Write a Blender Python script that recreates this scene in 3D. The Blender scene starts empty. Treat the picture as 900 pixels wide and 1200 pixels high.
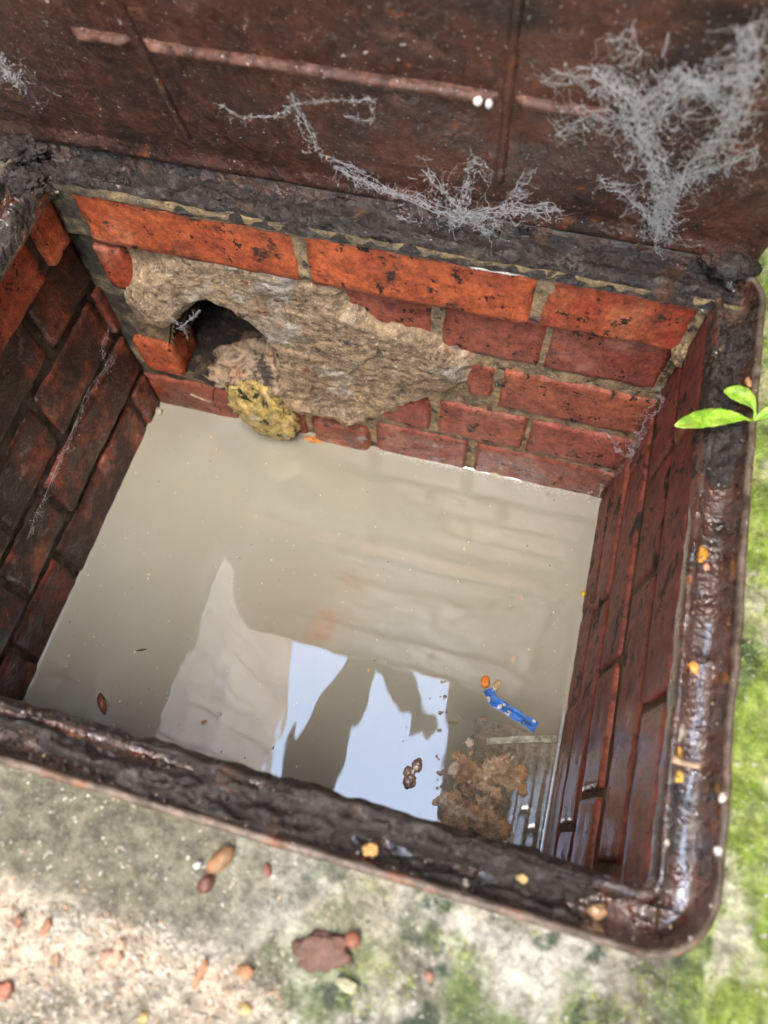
import bpy, math, random
from mathutils import Vector, Matrix, noise
random.seed(7)
S = bpy.context.scene
COL = S.collection
# ------------------------------------------------------------------ camera, sky, sun, exposure
cam = bpy.data.cameras.new('camera')
cam_o = bpy.data.objects.new('camera', cam); COL.objects.link(cam_o)
cam.sensor_fit = 'AUTO'; cam.sensor_width = 36.0
cam.lens = 858 / 1200 * 36.0
cam.clip_start = 0.01; cam.clip_end = 500
ROT = [[0.9653415, 0.2591954, -0.0305554], [0.2242083, -0.8835171, -0.411252], [-0.1335908, 0.3901478, -0.9110094]]
rx, ry, rz = (Vector(r) for r in ROT)
M = Matrix(((rx.x, -ry.x, -rz.x, 0), (rx.y, -ry.y, -rz.y, 0), (rx.z, -ry.z, -rz.z, .85), (0, 0, 0, 1)))
cam_o.matrix_world = M
cam.dof.use_dof = True; cam.dof.focus_distance = 0.70; cam.dof.aperture_fstop = 5.0
S.camera = cam_o

SUN_EL, SUN_AZ = 69, 171          # azimuth clockwise from +Y
world = bpy.data.worlds.new('World'); S.world = world; world.use_nodes = True
wn = world.node_tree.nodes; wl = world.node_tree.links
bg = wn['Background']
sky = wn.new('ShaderNodeTexSky'); sky.sky_type = 'NISHITA'; sky.sun_disc = False
sky.sun_elevation = math.radians(SUN_EL); sky.sun_rotation = math.radians(SUN_AZ)
sky.air_density = 1.7; sky.dust_density = 1.0; sky.ozone_density = 0.0
wl.new(sky.outputs[0], bg.inputs[0]); bg.inputs[1].default_value = 0.15
sun = bpy.data.lights.new('sun', 'SUN'); sun.energy = 1.5; sun.angle = math.radians(44); sun.color = (1, .93, .84)
sun_o = bpy.data.objects.new('sun', sun); COL.objects.link(sun_o)
az, el = math.radians(SUN_AZ), math.radians(SUN_EL)
sd = Vector((math.sin(az) * math.cos(el), math.cos(az) * math.cos(el), math.sin(el)))
sun_o.rotation_euler = (-sd).to_track_quat('-Z', 'Y').to_euler()
S.view_settings.view_transform = 'Standard'; S.view_settings.look = 'None'
S.view_settings.gamma = 1.0; S.view_settings.use_curve_mapping = False
S.view_settings.exposure = 2.6
S.cycles.use_adaptive_sampling = True; S.cycles.adaptive_threshold = 0.05; S.cycles.adaptive_min_samples = 20
S.cycles.max_bounces = 5; S.cycles.diffuse_bounces = 2; S.cycles.glossy_bounces = 3; S.cycles.transparent_max_bounces = 24

# ------------------------------------------------------------------ helpers
def N(p, s, o=0): return noise.noise(Vector((p[0] * s + o * 7.3, p[1] * s - o * 3.1, p[2] * s + o * 5.7)))
def fbm(p, s, o=0, n=4, g=.5):
    a, v, t = 1, 0, 0
    for i in range(n):
        v += a * N(p, s, o + i); t += a; a *= g; s *= 2.03
    return v / t
def sm(a, b, x):
    t = min(1, max(0, (x - a) / (b - a))); return t * t * (3 - 2 * t)
def mesh_obj(name, v, f, mat, parent=None, smooth=True, cols=None):
    me = bpy.data.meshes.new(name); me.from_pydata(v, [], f); me.update()
    if smooth: me.polygons.foreach_set('use_smooth', [True] * len(me.polygons))
    if cols:
        at = me.color_attributes.new('tint', 'FLOAT_COLOR', 'POINT')
        at.data.foreach_set('color', [x for c in cols for x in (*c, 1.0)])
    o = bpy.data.objects.new(name, me); COL.objects.link(o)
    if mat: me.materials.append(mat)
    if parent:
        o.parent = parent
        if parent.type == 'EMPTY': o.matrix_parent_inverse = Matrix.Translation(-parent.location)
    return o
def empty(name, loc=(0, 0, 0)):
    o = bpy.data.objects.new(name, None); COL.objects.link(o); o.location = loc; o.empty_display_size = .02
    return o
def tag(o, label=None, cat=None, group=None, kind=None):
    for k, x in (('label', label), ('category', cat), ('group', group), ('kind', kind)):
        if x: o[k] = x
    return o
def inpoly(x, y, P):
    r = False; j = len(P) - 1
    for i in range(len(P)):
        a, b = P[i], P[j]
        if (a[1] > y) != (b[1] > y) and x < (b[0] - a[0]) * (y - a[1]) / (b[1] - a[1]) + a[0]: r = not r
        j = i
    return r
def pdist(x, y, P):
    m = 9; j = len(P) - 1
    for i in range(len(P)):
        ax, ay = P[j]; bx, by = P[i]; j = i
        dx, dy = bx - ax, by - ay; l = dx * dx + dy * dy
        t = 0 if l == 0 else max(0, min(1, ((x - ax) * dx + (y - ay) * dy) / l))
        m = min(m, math.hypot(x - ax - t * dx, y - ay - t * dy))
    return m if inpoly(x, y, P) else -m
class MB:
    def __init__(s): s.v = []; s.f = []; s.c = []
    def add(s, v, f, c=None):
        b = len(s.v); s.v += [tuple(x) for x in v]; s.f += [tuple(b + i for i in q) for q in f]
        if c is not None: s.c += [c] * len(v)
    def tube(s, pts, rad, n=4, c=None, cap=False):
        v, f = [], []
        for i, p in enumerate(pts):
            p = Vector(p); a = Vector(pts[max(0, i - 1)]); b = Vector(pts[min(len(pts) - 1, i + 1)])
            d = (b - a); d = d.normalized() if d.length > 1e-9 else Vector((0, 0, 1))
            u = d.cross(Vector((.31, .2, .93))); u = u.normalized() if u.length > 1e-6 else Vector((1, 0, 0)); w = d.cross(u)
            r = rad[i] if isinstance(rad, (list, tuple)) else rad
            for k in range(n):
                t = 2 * math.pi * k / n; v.append(p + (u * math.cos(t) + w * math.sin(t)) * r)
        for i in range(len(pts) - 1):
            for k in range(n):
                a, b = i * n + k, i * n + (k + 1) % n; f.append((a, b, b + n, a + n))
        if cap: f += [tuple(range(n))[::-1], tuple(range((len(pts) - 1) * n, len(pts) * n))]
        s.add(v, f, c)
    def build(s, name, mat, parent=None, smooth=True): return mesh_obj(name, s.v, s.f, mat, parent, smooth, s.c or None)
def ico(sub):
    import bmesh
    bm = bmesh.new(); bmesh.ops.create_icosphere(bm, subdivisions=sub, radius=1)
    v = [x.co.copy() for x in bm.verts]; f = [[q.index for q in p.verts] for p in bm.faces]; bm.free(); return v, f
ICO = {i: ico(i) for i in (1, 2, 3, 4, 5)}
def lump(center, size, sub=3, amp=.25, s=2.2, seed=0, rot=0, tilt=0):
    v, f = ICO[sub]; R = Matrix.Rotation(rot, 3, 'Z') @ Matrix.Rotation(tilt, 3, 'X'); out = []
    for p in v:
        k = 1 + amp * fbm(p, s, seed, 3)
        q = R @ Vector((p.x * size[0] * k, p.y * size[1] * k, p.z * size[2] * k)); out.append(q + Vector(center))
    return out, f

# ------------------------------------------------------------------ materials
def L(name, base, layers=(), rough=.7, bumps=(), spec=.5, rand=0, attr=False, ior=1.45, coat=0, sss=0, grain=.3, coatr=.12):
    m = bpy.data.materials.new(name); m.use_nodes = True
    n = m.node_tree.nodes; l = m.node_tree.links; b = n['Principled BSDF']
    geo = n.new('ShaderNodeNewGeometry'); pos = geo.outputs['Position']
    def nz(s, d=4, o=0, dist=0, rg=.55, stretch=None):
        mp = n.new('ShaderNodeMapping'); l.new(pos, mp.inputs[0]); mp.inputs[1].default_value = (o * 1.7, o * 2.3, o * .9)
        if stretch: mp.inputs[3].default_value = stretch
        t = n.new('ShaderNodeTexNoise'); l.new(mp.outputs[0], t.inputs['Vector'])
        t.inputs['Scale'].default_value = s; t.inputs['Detail'].default_value = d
        t.inputs['Roughness'].default_value = rg; t.inputs['Distortion'].default_value = dist
        return t.outputs[0]
    def rngmap(src, a, c, lo=0, hi=1):
        r = n.new('ShaderNodeMapRange'); r.interpolation_type = 'SMOOTHSTEP'; l.new(src, r.inputs[0])
        r.inputs[1].default_value = a; r.inputs[2].default_value = c; r.inputs[3].default_value = lo; r.inputs[4].default_value = hi
        return r.outputs[0]
    def mul(a, c):
        q = n.new('ShaderNodeMath'); q.operation = 'MULTIPLY'; l.new(a, q.inputs[0])
        if isinstance(c, float): q.inputs[1].default_value = c
        else: l.new(c, q.inputs[1])
        return q.outputs[0]
    if attr:
        a = n.new('ShaderNodeAttribute'); a.attribute_name = 'tint'; col = a.outputs['Color']
    else:
        c = n.new('ShaderNodeRGB'); c.outputs[0].default_value = (*base, 1); col = c.outputs[0]
    if rand:
        oi = n.new('ShaderNodeObjectInfo'); h = n.new('ShaderNodeHueSaturation'); l.new(col, h.inputs['Color'])
        l.new(rngmap(oi.outputs['Random'], 0, 1, 1 - rand, 1 + rand), h.inputs['Value'])
        h2 = n.new('ShaderNodeMath'); h2.operation = 'MULTIPLY_ADD'; l.new(oi.outputs['Random'], h2.inputs[0])
        h2.inputs[1].default_value = .014; h2.inputs[2].default_value = .493; l.new(h2.outputs[0], h.inputs['Hue']); col = h.outputs[0]
    rv = n.new('ShaderNodeValue'); rv.outputs[0].default_value = rough; rou = rv.outputs[0]
    for i, y in enumerate(layers):
        fac = rngmap(nz(y.get('s', 20), min(4, y.get('d', 3)), y.get('o', i + 1), y.get('dist', 0), y.get('rg', .6), y.get('st')), y['lo'], y['hi'], 0, y.get('amt', 1.0))
        for ax, a, c in y.get('mask', ()):
            sx = n.new('ShaderNodeSeparateXYZ'); l.new(pos, sx.inputs[0]); src = sx.outputs[ax]
            ad = n.new('ShaderNodeMath'); ad.operation = 'MULTIPLY_ADD'; l.new(nz(30, 1, i + 9), ad.inputs[0]); ad.inputs[1].default_value = y.get('mw', .03); l.new(src, ad.inputs[2])
            h = y.get('mw', .03) / 2
            fac = mul(fac, rngmap(ad.outputs[0], a + h, c + h))
        if 'c' in y:
            x = n.new('ShaderNodeMix'); x.data_type = 'RGBA'; l.new(fac, x.inputs[0]); l.new(col, x.inputs[6]); x.inputs[7].default_value = (*y['c'], 1); col = x.outputs[2]
        if 'r' in y:
            x = n.new('ShaderNodeMix'); l.new(fac, x.inputs[0]); l.new(rou, x.inputs[2]); x.inputs[3].default_value = y['r']; rou = x.outputs[0]
    if grain:
        h = n.new('ShaderNodeHueSaturation'); l.new(col, h.inputs['Color']); g1 = rngmap(nz(90, 4, 41, 0, .85), .34, .66, 1 - grain * 1.35, 1 + grain * 1.35)
        l.new(g1, h.inputs['Value']); col = h.outputs[0]
    l.new(col, b.inputs['Base Color']); l.new(rou, b.inputs['Roughness'])
    b.inputs['Specular IOR Level'].default_value = spec; b.inputs['IOR'].default_value = ior
    b.inputs['Coat Weight'].default_value = coat; b.inputs['Coat IOR'].default_value = 1.9 if coat >= 1 else 1.5; b.inputs['Coat Roughness'].default_value = coatr
    if sss:
        b.inputs['Subsurface Weight'].default_value = sss; b.inputs['Subsurface Scale'].default_value = .002
    nrm = None
    for i, (s, st, ds) in enumerate(bumps):
        bp = n.new('ShaderNodeBump'); bp.inputs['Strength'].default_value = st; bp.inputs['Distance'].default_value = ds
        l.new(nz(s, 1.5, i + 20), bp.inputs['Height'])
        if nrm: l.new(nrm, bp.inputs['Normal'])
        nrm = bp.outputs[0]
    if nrm: l.new(nrm, b.inputs['Normal'])
    return m

BR = [(110, .4, .004), (320, .6, .002), (1000, .5, .0007)]
SPK = dict(s=70, lo=.585, hi=.64, c=(.022, .016, .012), d=6, rg=.75, r=.9)
m_brick_top = L('brick_orange', (.46, .088, .033), [
    dict(s=28, lo=.4, hi=.7, c=(.36, .07, .03), d=5), dict(s=14, lo=.55, hi=.75, c=(.52, .15, .06)),
    dict(s=24, lo=.58, hi=.68, c=(.05, .03, .022), d=8, rg=.75, r=.85), SPK,
    dict(s=13, lo=.56, hi=.74, c=(.5, .27, .18), amt=.45, o=33),
    dict(s=40, lo=.42, hi=.6, c=(.06, .05, .045), mask=((0, .06, .14), (2, .33, .37)), d=7)], .6, BR, rand=.16)
m_brick_far = L('brick_red', (.36, .095, .052), [
    dict(s=30, lo=.4, hi=.7, c=(.24, .05, .03), d=5), dict(s=14, lo=.55, hi=.75, c=(.37, .1, .06)),
    dict(s=26, lo=.58, hi=.68, c=(.06, .035, .028), d=8, rg=.75), SPK,
    dict(s=15, lo=.56, hi=.74, c=(.45, .27, .2), amt=.5, o=35),
    dict(s=20, lo=.35, hi=.6, c=(.16, .05, .03), mask=((2, .09, .02),), r=.25)], .5, BR, rand=.12)
m_brick_left = L('brick_slimy', (.27, .058, .026), [
    dict(s=16, lo=.35, hi=.55, c=(.055, .02, .014), d=7, rg=.7), dict(s=9, lo=.47, hi=.64, c=(.02, .012, .011), d=5),
    dict(s=300, lo=.69, hi=.75, c=(.45, .4, .36)),
    dict(s=22, lo=.6, hi=.75, c=(.4, .33, .33), d=9, rg=.8, amt=.55), dict(s=30, lo=.45, hi=.6, r=.3)], .55, BR, rand=.15)
m_brick_right = L('brick_wet', (.27, .07, .042), [
    dict(s=20, lo=.4, hi=.65, c=(.18, .048, .034), d=6),
    dict(s=34, lo=.54, hi=.62, c=(.018, .016, .012), d=8, rg=.75, dist=.6, r=.8, mask=((1, .1, .2),)),
    dict(s=200, lo=.66, hi=.72, c=(.015, .012, .01)),
    dict(s=25, lo=.2, hi=.4, r=.17, mask=((1, .16, .10),), mw=.06)], .62, [(260, .2, .001), (900, .2, .0003)], rand=.12, spec=.7)
m_mortar_far = L('mortar_sandy', (.36, .25, .13), [
    dict(s=40, lo=.4, hi=.65, c=(.2, .15, .1), d=6), dict(s=70, lo=.55, hi=.65, c=(.07, .055, .04), d=6), dict(s=400, lo=.6, hi=.7, c=(.5, .42, .3)), dict(s=30, lo=.3, hi=.6, c=(.06, .05, .038), mask=((0, -.395, -.425),), mw=.03, o=19)],
    .9, [(150, .6, .004), (600, .5, .0015)])
m_mortar_dark = L('mortar_black', (.07, .05, .035), [dict(s=40, lo=.45, hi=.6, c=(.02, .016, .013), d=6), dict(s=60, lo=.62, hi=.72, c=(.22, .17, .1), d=6)],
    .7, [(150, .6, .003), (600, .4, .001)])
m_mortar_moss = L('mortar_mossy', (.16, .075, .03), [dict(s=40, lo=.45, hi=.6, c=(.06, .05, .015), d=6), dict(s=25, lo=.55, hi=.7, c=(.24, .06, .035), d=6)],
    .6, [(200, .6, .003), (700, .4, .001)])
m_patch = L('render_patch', (.40, .28, .165), [
    dict(s=18, lo=.45, hi=.65, c=(.28, .19, .115), d=7), dict(s=60, lo=.54, hi=.68, c=(.19, .13, .08), d=8, rg=.7),
    dict(s=20, lo=.6, hi=.7, c=(.07, .055, .045), d=8, rg=.75), dict(s=22, lo=.5, hi=.66, c=(.46, .39, .32), d=6, o=11),
    dict(s=350, lo=.6, hi=.68, c=(.6, .5, .38)), dict(s=45, lo=.66, hi=.72, c=(.3, .09, .05))], .92, [(140, .7, .005), (420, .7, .002), (1200, .4, .0006)])
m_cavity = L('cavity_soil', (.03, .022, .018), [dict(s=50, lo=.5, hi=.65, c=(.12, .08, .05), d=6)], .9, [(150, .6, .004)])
m_rubble = L('rubble_mortar', (.36, .26, .17), [dict(s=35, lo=.5, hi=.62, c=(.08, .06, .05), d=8, rg=.7), dict(s=30, lo=.55, hi=.68, c=(.45, .24, .15), d=6, o=5)], .9, [(160, .7, .004), (600, .5, .001)])
m_yellow = L('yellow_foam', (.5, .36, .12), [dict(s=70, lo=.5, hi=.62, c=(.4, .3, .12), d=6), dict(s=60, lo=.56, hi=.62, c=(.025, .025, .015), d=7, rg=.7, o=4), dict(s=30, lo=.58, hi=.7, c=(.62, .55, .35))], .55, [(160, .8, .004), (500, .6, .0015)])
m_iron = L('rusty_iron', (.095, .04, .025), [
    dict(s=18, lo=.45, hi=.65, c=(.12, .042, .02), d=7), dict(s=45, lo=.6, hi=.7, c=(.28, .09, .025), d=7, rg=.7), dict(s=30, lo=.5, hi=.65, c=(.025, .018, .015), d=6, o=8),
    dict(s=60, lo=.4, hi=.6, r=.5)], .18, [(90, .7, .005), (300, .9, .0025), (800, .6, .0008)], spec=.9, coat=1.0, coatr=.08, ior=1.7)
m_lip = L('worn_iron_edge', (.2, .15, .115), [dict(s=60, lo=.45, hi=.65, c=(.1, .065, .045), d=6), dict(s=25, lo=.58, hi=.7, c=(.25, .11, .06), d=6)], .5, [(200, .5, .002), (700, .4, .0006)])
m_mud = L('caked_mud', (.042, .034, .03), [dict(s=60, lo=.5, hi=.66, c=(.095, .08, .07), d=8, rg=.7), dict(s=25, lo=.58, hi=.7, c=(.1, .05, .03), d=6), dict(s=200, lo=.68, hi=.75, c=(.35, .3, .25)), dict(s=40, lo=.55, hi=.65, r=.3)],
    .7, [(120, .9, .006), (420, .7, .0022), (1100, .5, .0007)])
m_cover = L('rusty_cover', (.068, .028, .021), [
    dict(s=9, lo=.42, hi=.62, c=(.11, .04, .024), d=6), dict(s=26, lo=.55, hi=.72, c=(.17, .085, .06), d=8, rg=.75, amt=.7, o=17), dict(s=14, lo=.5, hi=.68, c=(.035, .02, .018), d=6), dict(s=40, lo=.6, hi=.72, c=(.22, .07, .025), d=8, rg=.7),
    dict(s=10, lo=.5, hi=.7, c=(.16, .1, .085), d=8, rg=.72, mask=((0, -.33, -.44),), mw=.1, amt=.7),
    dict(s=420, lo=.66, hi=.71, c=(.55, .5, .47)), dict(s=120, lo=.68, hi=.72, c=(.5, .46, .43), d=8), dict(s=30, lo=.4, hi=.6, r=.55)],
    .33, [(60, .5, .006), (250, .7, .0022), (800, .5, .0007)], spec=.6)
m_rib = L('rusty_rib', (.11, .048, .034), [dict(s=30, lo=.42, hi=.62, c=(.19, .09, .065), d=7), dict(s=60, lo=.55, hi=.65, c=(.06, .028, .02), d=7), dict(s=300, lo=.64, hi=.7, c=(.5, .43, .4))], .5, [(150, .7, .003), (600, .4, .001)])
m_web = bpy.data.materials.new('cobweb_silk'); m_web.use_nodes = True
_n = m_web.node_tree.nodes; _l = m_web.node_tree.links; _n.remove(_n['Principled BSDF'])
_d = _n.new('ShaderNodeBsdfDiffuse'); _d.inputs[0].default_value = (.93, .93, .95, 1); _t = _n.new('ShaderNodeBsdfTranslucent'); _t.inputs[0].default_value = (.93, .93, .95, 1)
_m = _n.new('ShaderNodeMixShader'); _m.inputs[0].default_value = .45; _l.new(_d.outputs[0], _m.inputs[1]); _l.new(_t.outputs[0], _m.inputs[2]); _x = _n.new('ShaderNodeBsdfTransparent'); _m2 = _n.new('ShaderNodeMixShader'); _m2.inputs[0].default_value = .5; _l.new(_x.outputs[0], _m2.inputs[2]); _l.new(_m.outputs[0], _m2.inputs[1]); _l.new(_m2.outputs[0], _n['Material Output'].inputs[0])
m_ground = L('mossy_concrete', (.3, .27, .2), [
    dict(s=12, lo=.42, hi=.6, c=(.48, .45, .38), d=7, rg=.65), dict(s=20, lo=.5, hi=.62, c=(.13, .125, .085), d=7),
    dict(s=9, lo=.22, hi=.52, c=(.14, .13, .085), amt=.9, d=6, o=13, mask=((0, .0, -.12), (1, -.085, -.07)), mw=.05),
    dict(s=11, lo=.44, hi=.56, c=(.46, .37, .27), d=4, o=3, mask=((1, -.07, -.085), (0, -.03, -.08)), mw=.04),
    dict(s=16, lo=.42, hi=.56, c=(.12, .165, .05), d=7, o=6, mask=((0, -.1, .03),), amt=.9), dict(s=30, lo=.52, hi=.62, c=(.05, .07, .04), d=6, o=7, mask=((0, -.1, .0),)),
    dict(s=10, lo=.0, hi=.1, c=(.5, .47, .33), mask=((0, .16, .170),), mw=.006), dict(s=17, lo=.36, hi=.52, c=(.22, .3, .045), d=6, o=9, mask=((0, .15, .168),), mw=.006), dict(s=40, lo=.5, hi=.64, c=(.33, .4, .09), d=5, o=29, mask=((0, .15, .168),), mw=.006),
    dict(s=15, lo=.52, hi=.62, c=(.42, .42, .2), d=6, o=15, mask=((0, .16, .17), (1, .1, .25)), mw=.02), dict(s=18, lo=.56, hi=.66, c=(.08, .12, .04), d=6, o=21, mask=((0, .15, .17),), mw=.01),
    dict(s=300, lo=.62, hi=.7, c=(.55, .5, .42)), dict(s=260, lo=.66, hi=.72, c=(.05, .045, .035), o=31)], .75, [(60, .4, .006), (250, .6, .003), (700, .5, .001)])
m_tint = L('tinted', (1, 1, 1), [dict(s=300, lo=.5, hi=.7, c=(.12, .08, .05), amt=.45)], .55, [(500, .4, .0008)], attr=True)
m_tint_wet = L('tinted_wet', (1, 1, 1), [dict(s=200, lo=.5, hi=.7, c=(.1, .06, .04), amt=.4)], .2, [(300, .4, .001)], attr=True)
m_moss = L('moss', (1, 1, 1), (), .7, attr=True)
m_egg = L('egg_silk', (.85, .84, .8), (), .6, grain=.1)
m_leaf = L('seedling_leaf', (.34, .62, .05), [dict(s=120, lo=.45, hi=.65, c=(.48, .72, .12))], .4, [(300, .3, .001)], sss=.3)
m_stem = L('seedling_stem', (.5, .55, .2), (), .45)
m_blue = L('blue_paint', (.02, .17, .62), [dict(s=120, lo=.58, hi=.62, c=(.75, .75, .7), d=6)], .4, [(300, .4, .001)])
m_pale = L('pale_plastic', (.5, .47, .35), [dict(s=80, lo=.5, hi=.65, c=(.3, .27, .2), d=6)], .35, [(300, .4, .001)])
m_foil = L('grey_sheet', (.3, .29, .27), [dict(s=60, lo=.5, hi=.6, c=(.42, .43, .44), d=8), dict(s=90, lo=.58, hi=.66, c=(.14, .12, .1), d=6)], .25, [(120, .6, .004)])
m_sed = L('sandy_silt', (.62, .44, .27), [dict(s=30, lo=.45, hi=.62, c=(.45, .28, .17), d=7), dict(s=24, lo=.55, hi=.7, c=(.6, .36, .14), d=6), dict(s=110, lo=.6, hi=.7, c=(.55, .42, .3), d=6)], .3, [(110, .6, .004), (400, .4, .001)])
m_foam = L('tan_scum', (.42, .3, .2), [dict(s=150, lo=.5, hi=.65, c=(.25, .14, .08), d=6)], .08, [(160, .8, .003)], coat=.6)
m_houseL = L('pale_cladding', (.68, .46, .36), [dict(s=2.5, lo=.4, hi=.65, c=(.55, .36, .28), st=(6, 6, .3)), dict(s=6, lo=.5, hi=.7, c=(.8, .62, .52), st=(8, 8, .2))], .6, rand=.25)
m_houseR = L('house_brick', (.25, .11, .07), [dict(s=6, lo=.4, hi=.65, c=(.18, .08, .05))], .8)
m_soffit = L('soffit_paint', (.09, .07, .055), (), .7)
m_bark = L('bark', (.085, .065, .05), [dict(s=20, lo=.4, hi=.65, c=(.05, .04, .03))], .9, [(30, .8, .02)])

# ------------------------------------------------------------------ ground
X0, X1, Y0, Y1 = -.44, .1365, .011, .437          # clear opening of the iron frame
def rrect(px, py, d, r):                            # >0 inside the opening grown by d
    cx, cy = (X0 + X1) / 2, (Y0 + Y1) / 2; hx, hy = (X1 - X0) / 2 + d - r, (Y1 - Y0) / 2 + d - r
    qx, qy = abs(px - cx) - hx, abs(py - cy) - hy
    return r - math.hypot(max(qx, 0), max(qy, 0)) - min(max(qx, qy), 0)
def axis(lo, hi, step, far):
    a = [lo + i * step for i in range(int((hi - lo) / step) + 1)]; g = step; x = lo; pre = []
    while x > -far: g *= 1.7; x -= g; pre.append(x)
    g = step; x = a[-1]; post = []
    while x < far: g *= 1.7; x += g; post.append(x)
    return pre[::-1] + a + post
GRIT = [(-0.2083, -0.0889), (-0.1816, -0.0800), (-0.1529, -0.0756), (-0.1378, -0.0753), (-0.1213, -0.0729), (-0.1004, -0.0755), (-0.0677, -0.0788), (-0.0466, -0.0849), (-0.0374, -0.1127), (-.05, -.3), (-.5, -.3), (-.5, -.088)]
def gz(x, y):
    z = .398 + .0018 * fbm((x, y, 0), 35, 1, 4) + .0022 * fbm((x, y, 0), 9, 2, 3)
    g = pdist(x, y, GRIT) if (-.6 < x < .1 and -.35 < y < 0) else -1
    z += .0025 * sm(-.003, .006, g + .006 * N((x, y, 0), 60))
    if x > .15:
        k = sm(.166, .172, x); z += k * (.004 + .005 * fbm((x, y, 0), 40, 5, 4) + .003 * N((x, y, 0), 110))
        z -= .008 * math.exp(-((x - .1675 - .0015 * N((0, y, 0), 40)) / .0025) ** 2) * (1 if y < 0 else .5)
    return z
gx, gy = axis(-.52, .30, .004, 40), axis(-.26, .62, .004, 40)
v = [(x, y, gz(x, y) if abs(x) < .7 and abs(y) < .8 else .398) for y in gy for x in gx]; f = []
nx = len(gx)
for j in range(len(gy) - 1):
    for i in range(nx - 1):
        if rrect((gx[i] + gx[i + 1]) / 2, (gy[j] + gy[j + 1]) / 2, .029, .03) < 0: f.append((j * nx + i, j * nx + i + 1, (j + 1) * nx + i + 1, (j + 1) * nx + i))
tag(mesh_obj('ground', v, f, m_ground), 'mossy stained concrete paving round the chamber', kind='structure')

# ------------------------------------------------------------------ brick chamber
chamber = tag(empty('brick_chamber', (-.15, .22, -.12)), 'red brick inspection chamber sunk in the paving, partly filled with murky water', 'chamber')
YF, YT, XL, XLT, XR = .4504, .438, -.4685, -.452, .137
def grid_wall(u0, u1, v0, v1, step, fn, keep=None):
    nu, nv = int((u1 - u0) / step) + 1, int((v1 - v0) / step) + 1
    V = []; K = []
    for j in range(nv):
        for i in range(nu):
            u, w = u0 + (u1 - u0) * i / (nu - 1), v0 + (v1 - v0) * j / (nv - 1)
            V.append(fn(u, w)); K.append(keep(u, w) if keep else True)
    F = []
    for j in range(nv - 1):
        for i in range(nu - 1):
            q = (j * nu + i, j * nu + i + 1, (j + 1) * nu + i + 1, (j + 1) * nu + i)
            if all(K[k] for k in q): F.append(q)
    return V, F
HOLE = [(-0.4231, 0.0821), (-0.3897, 0.1880), (-0.3588, 0.2257), (-0.3324, 0.2466), (-0.3068, 0.2376), (-0.2837, 0.2192), (-0.2688, 0.1821), (-0.2780, 0.1535), (-0.2696, 0.1292), (-0.3130, 0.0735), (-0.3559, 0.0773), (-0.3900, 0.0879)]
def far_y(x, z):
    y = YF + .0035 + .0045 * fbm((x, 0, z), 60, 3, 4)
    y += .014 * sm(.300, .306, z) * sm(.318, .313, z)
    y -= (YF - YT) * sm(.312, .318, z)
    y -= sm(.374, .381, z) * (.008 + .003 * fbm((x, 0, z), 30, 6, 3))
    return y
V, F = grid_wall(-.50, .17, -.12, .391, .004, lambda x, z: (x, far_y(x, z), z), lambda x, z: pdist(x, z, HOLE) < .002)
wall_far = mesh_obj('wall', V, F, m_mortar_far, chamber); wall_far['label'] = 'broken brick wall under the cover with a hole and patched render'
# recess behind the hole
mb = MB(); K = len(HOLE); cxh = sum(p[0] for p in HOLE) / K; czh = sum(p[1] for p in HOLE) / K
ringN = 48; rings = []
def hole_pt(t):
    a = t * K; i = int(a) % K; k = a - int(a); p, q = HOLE[i], HOLE[(i + 1) % K]; return (p[0] + (q[0] - p[0]) * k, p[1] + (q[1] - p[1]) * k)
V = []; F = []
for j in range(14):
    dep = j * .012
    for i in range(ringN):
        x, z = hole_pt(i / ringN); s = 1.06 - .02 * j
        x = cxh + (x - cxh) * s; z = czh + (z - czh) * s
        k = .008 * fbm((x, dep, z), 40, 2, 3)
        V.append((x + k, .448 + dep, z + k))
for j in range(13):
    for i in range(ringN):
        a, b = j * ringN + i, j * ringN + (i + 1) % ringN; F.append((a, b, b + ringN, a + ringN))
F.append(tuple(range(13 * ringN, 14 * ringN)))
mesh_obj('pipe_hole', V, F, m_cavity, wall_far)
V, F = grid_wall(-.41, -.255, .446, .60, .003, lambda x, y: (x, y, .075 + .03 * sm(.446, .475, y) - .09 * sm(.475, .51, y) + .014 * fbm((x, y, 0), 45, 4, 4) + .009 * fbm((x, y, 0), 110, 14, 4) - .04 * sm(-.365, -.385, x)))
mesh_obj('rubble_bed', V, F, m_rubble, wall_far)
for i, (x, y, z, r) in enumerate(((-.352, .458, .092, .018), (-.325, .462, .098, .021), (-.300, .460, .104, .018), (-.338, .476, .112, .019), (-.312, .480, .118, .020), (-.285, .468, .122, .018), (-.29, .490, .128, .015), (-.357, .482, .10, .014), (-.275, .452, .105, .014))):
    v, f = lump((x, y, z), (r * 1.15, r * .8, r * .75), 4, .75, 1.8, i + 3, i * 1.3, .5); mesh_obj('rubble', v, f, m_rubble, wall_far)

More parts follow.
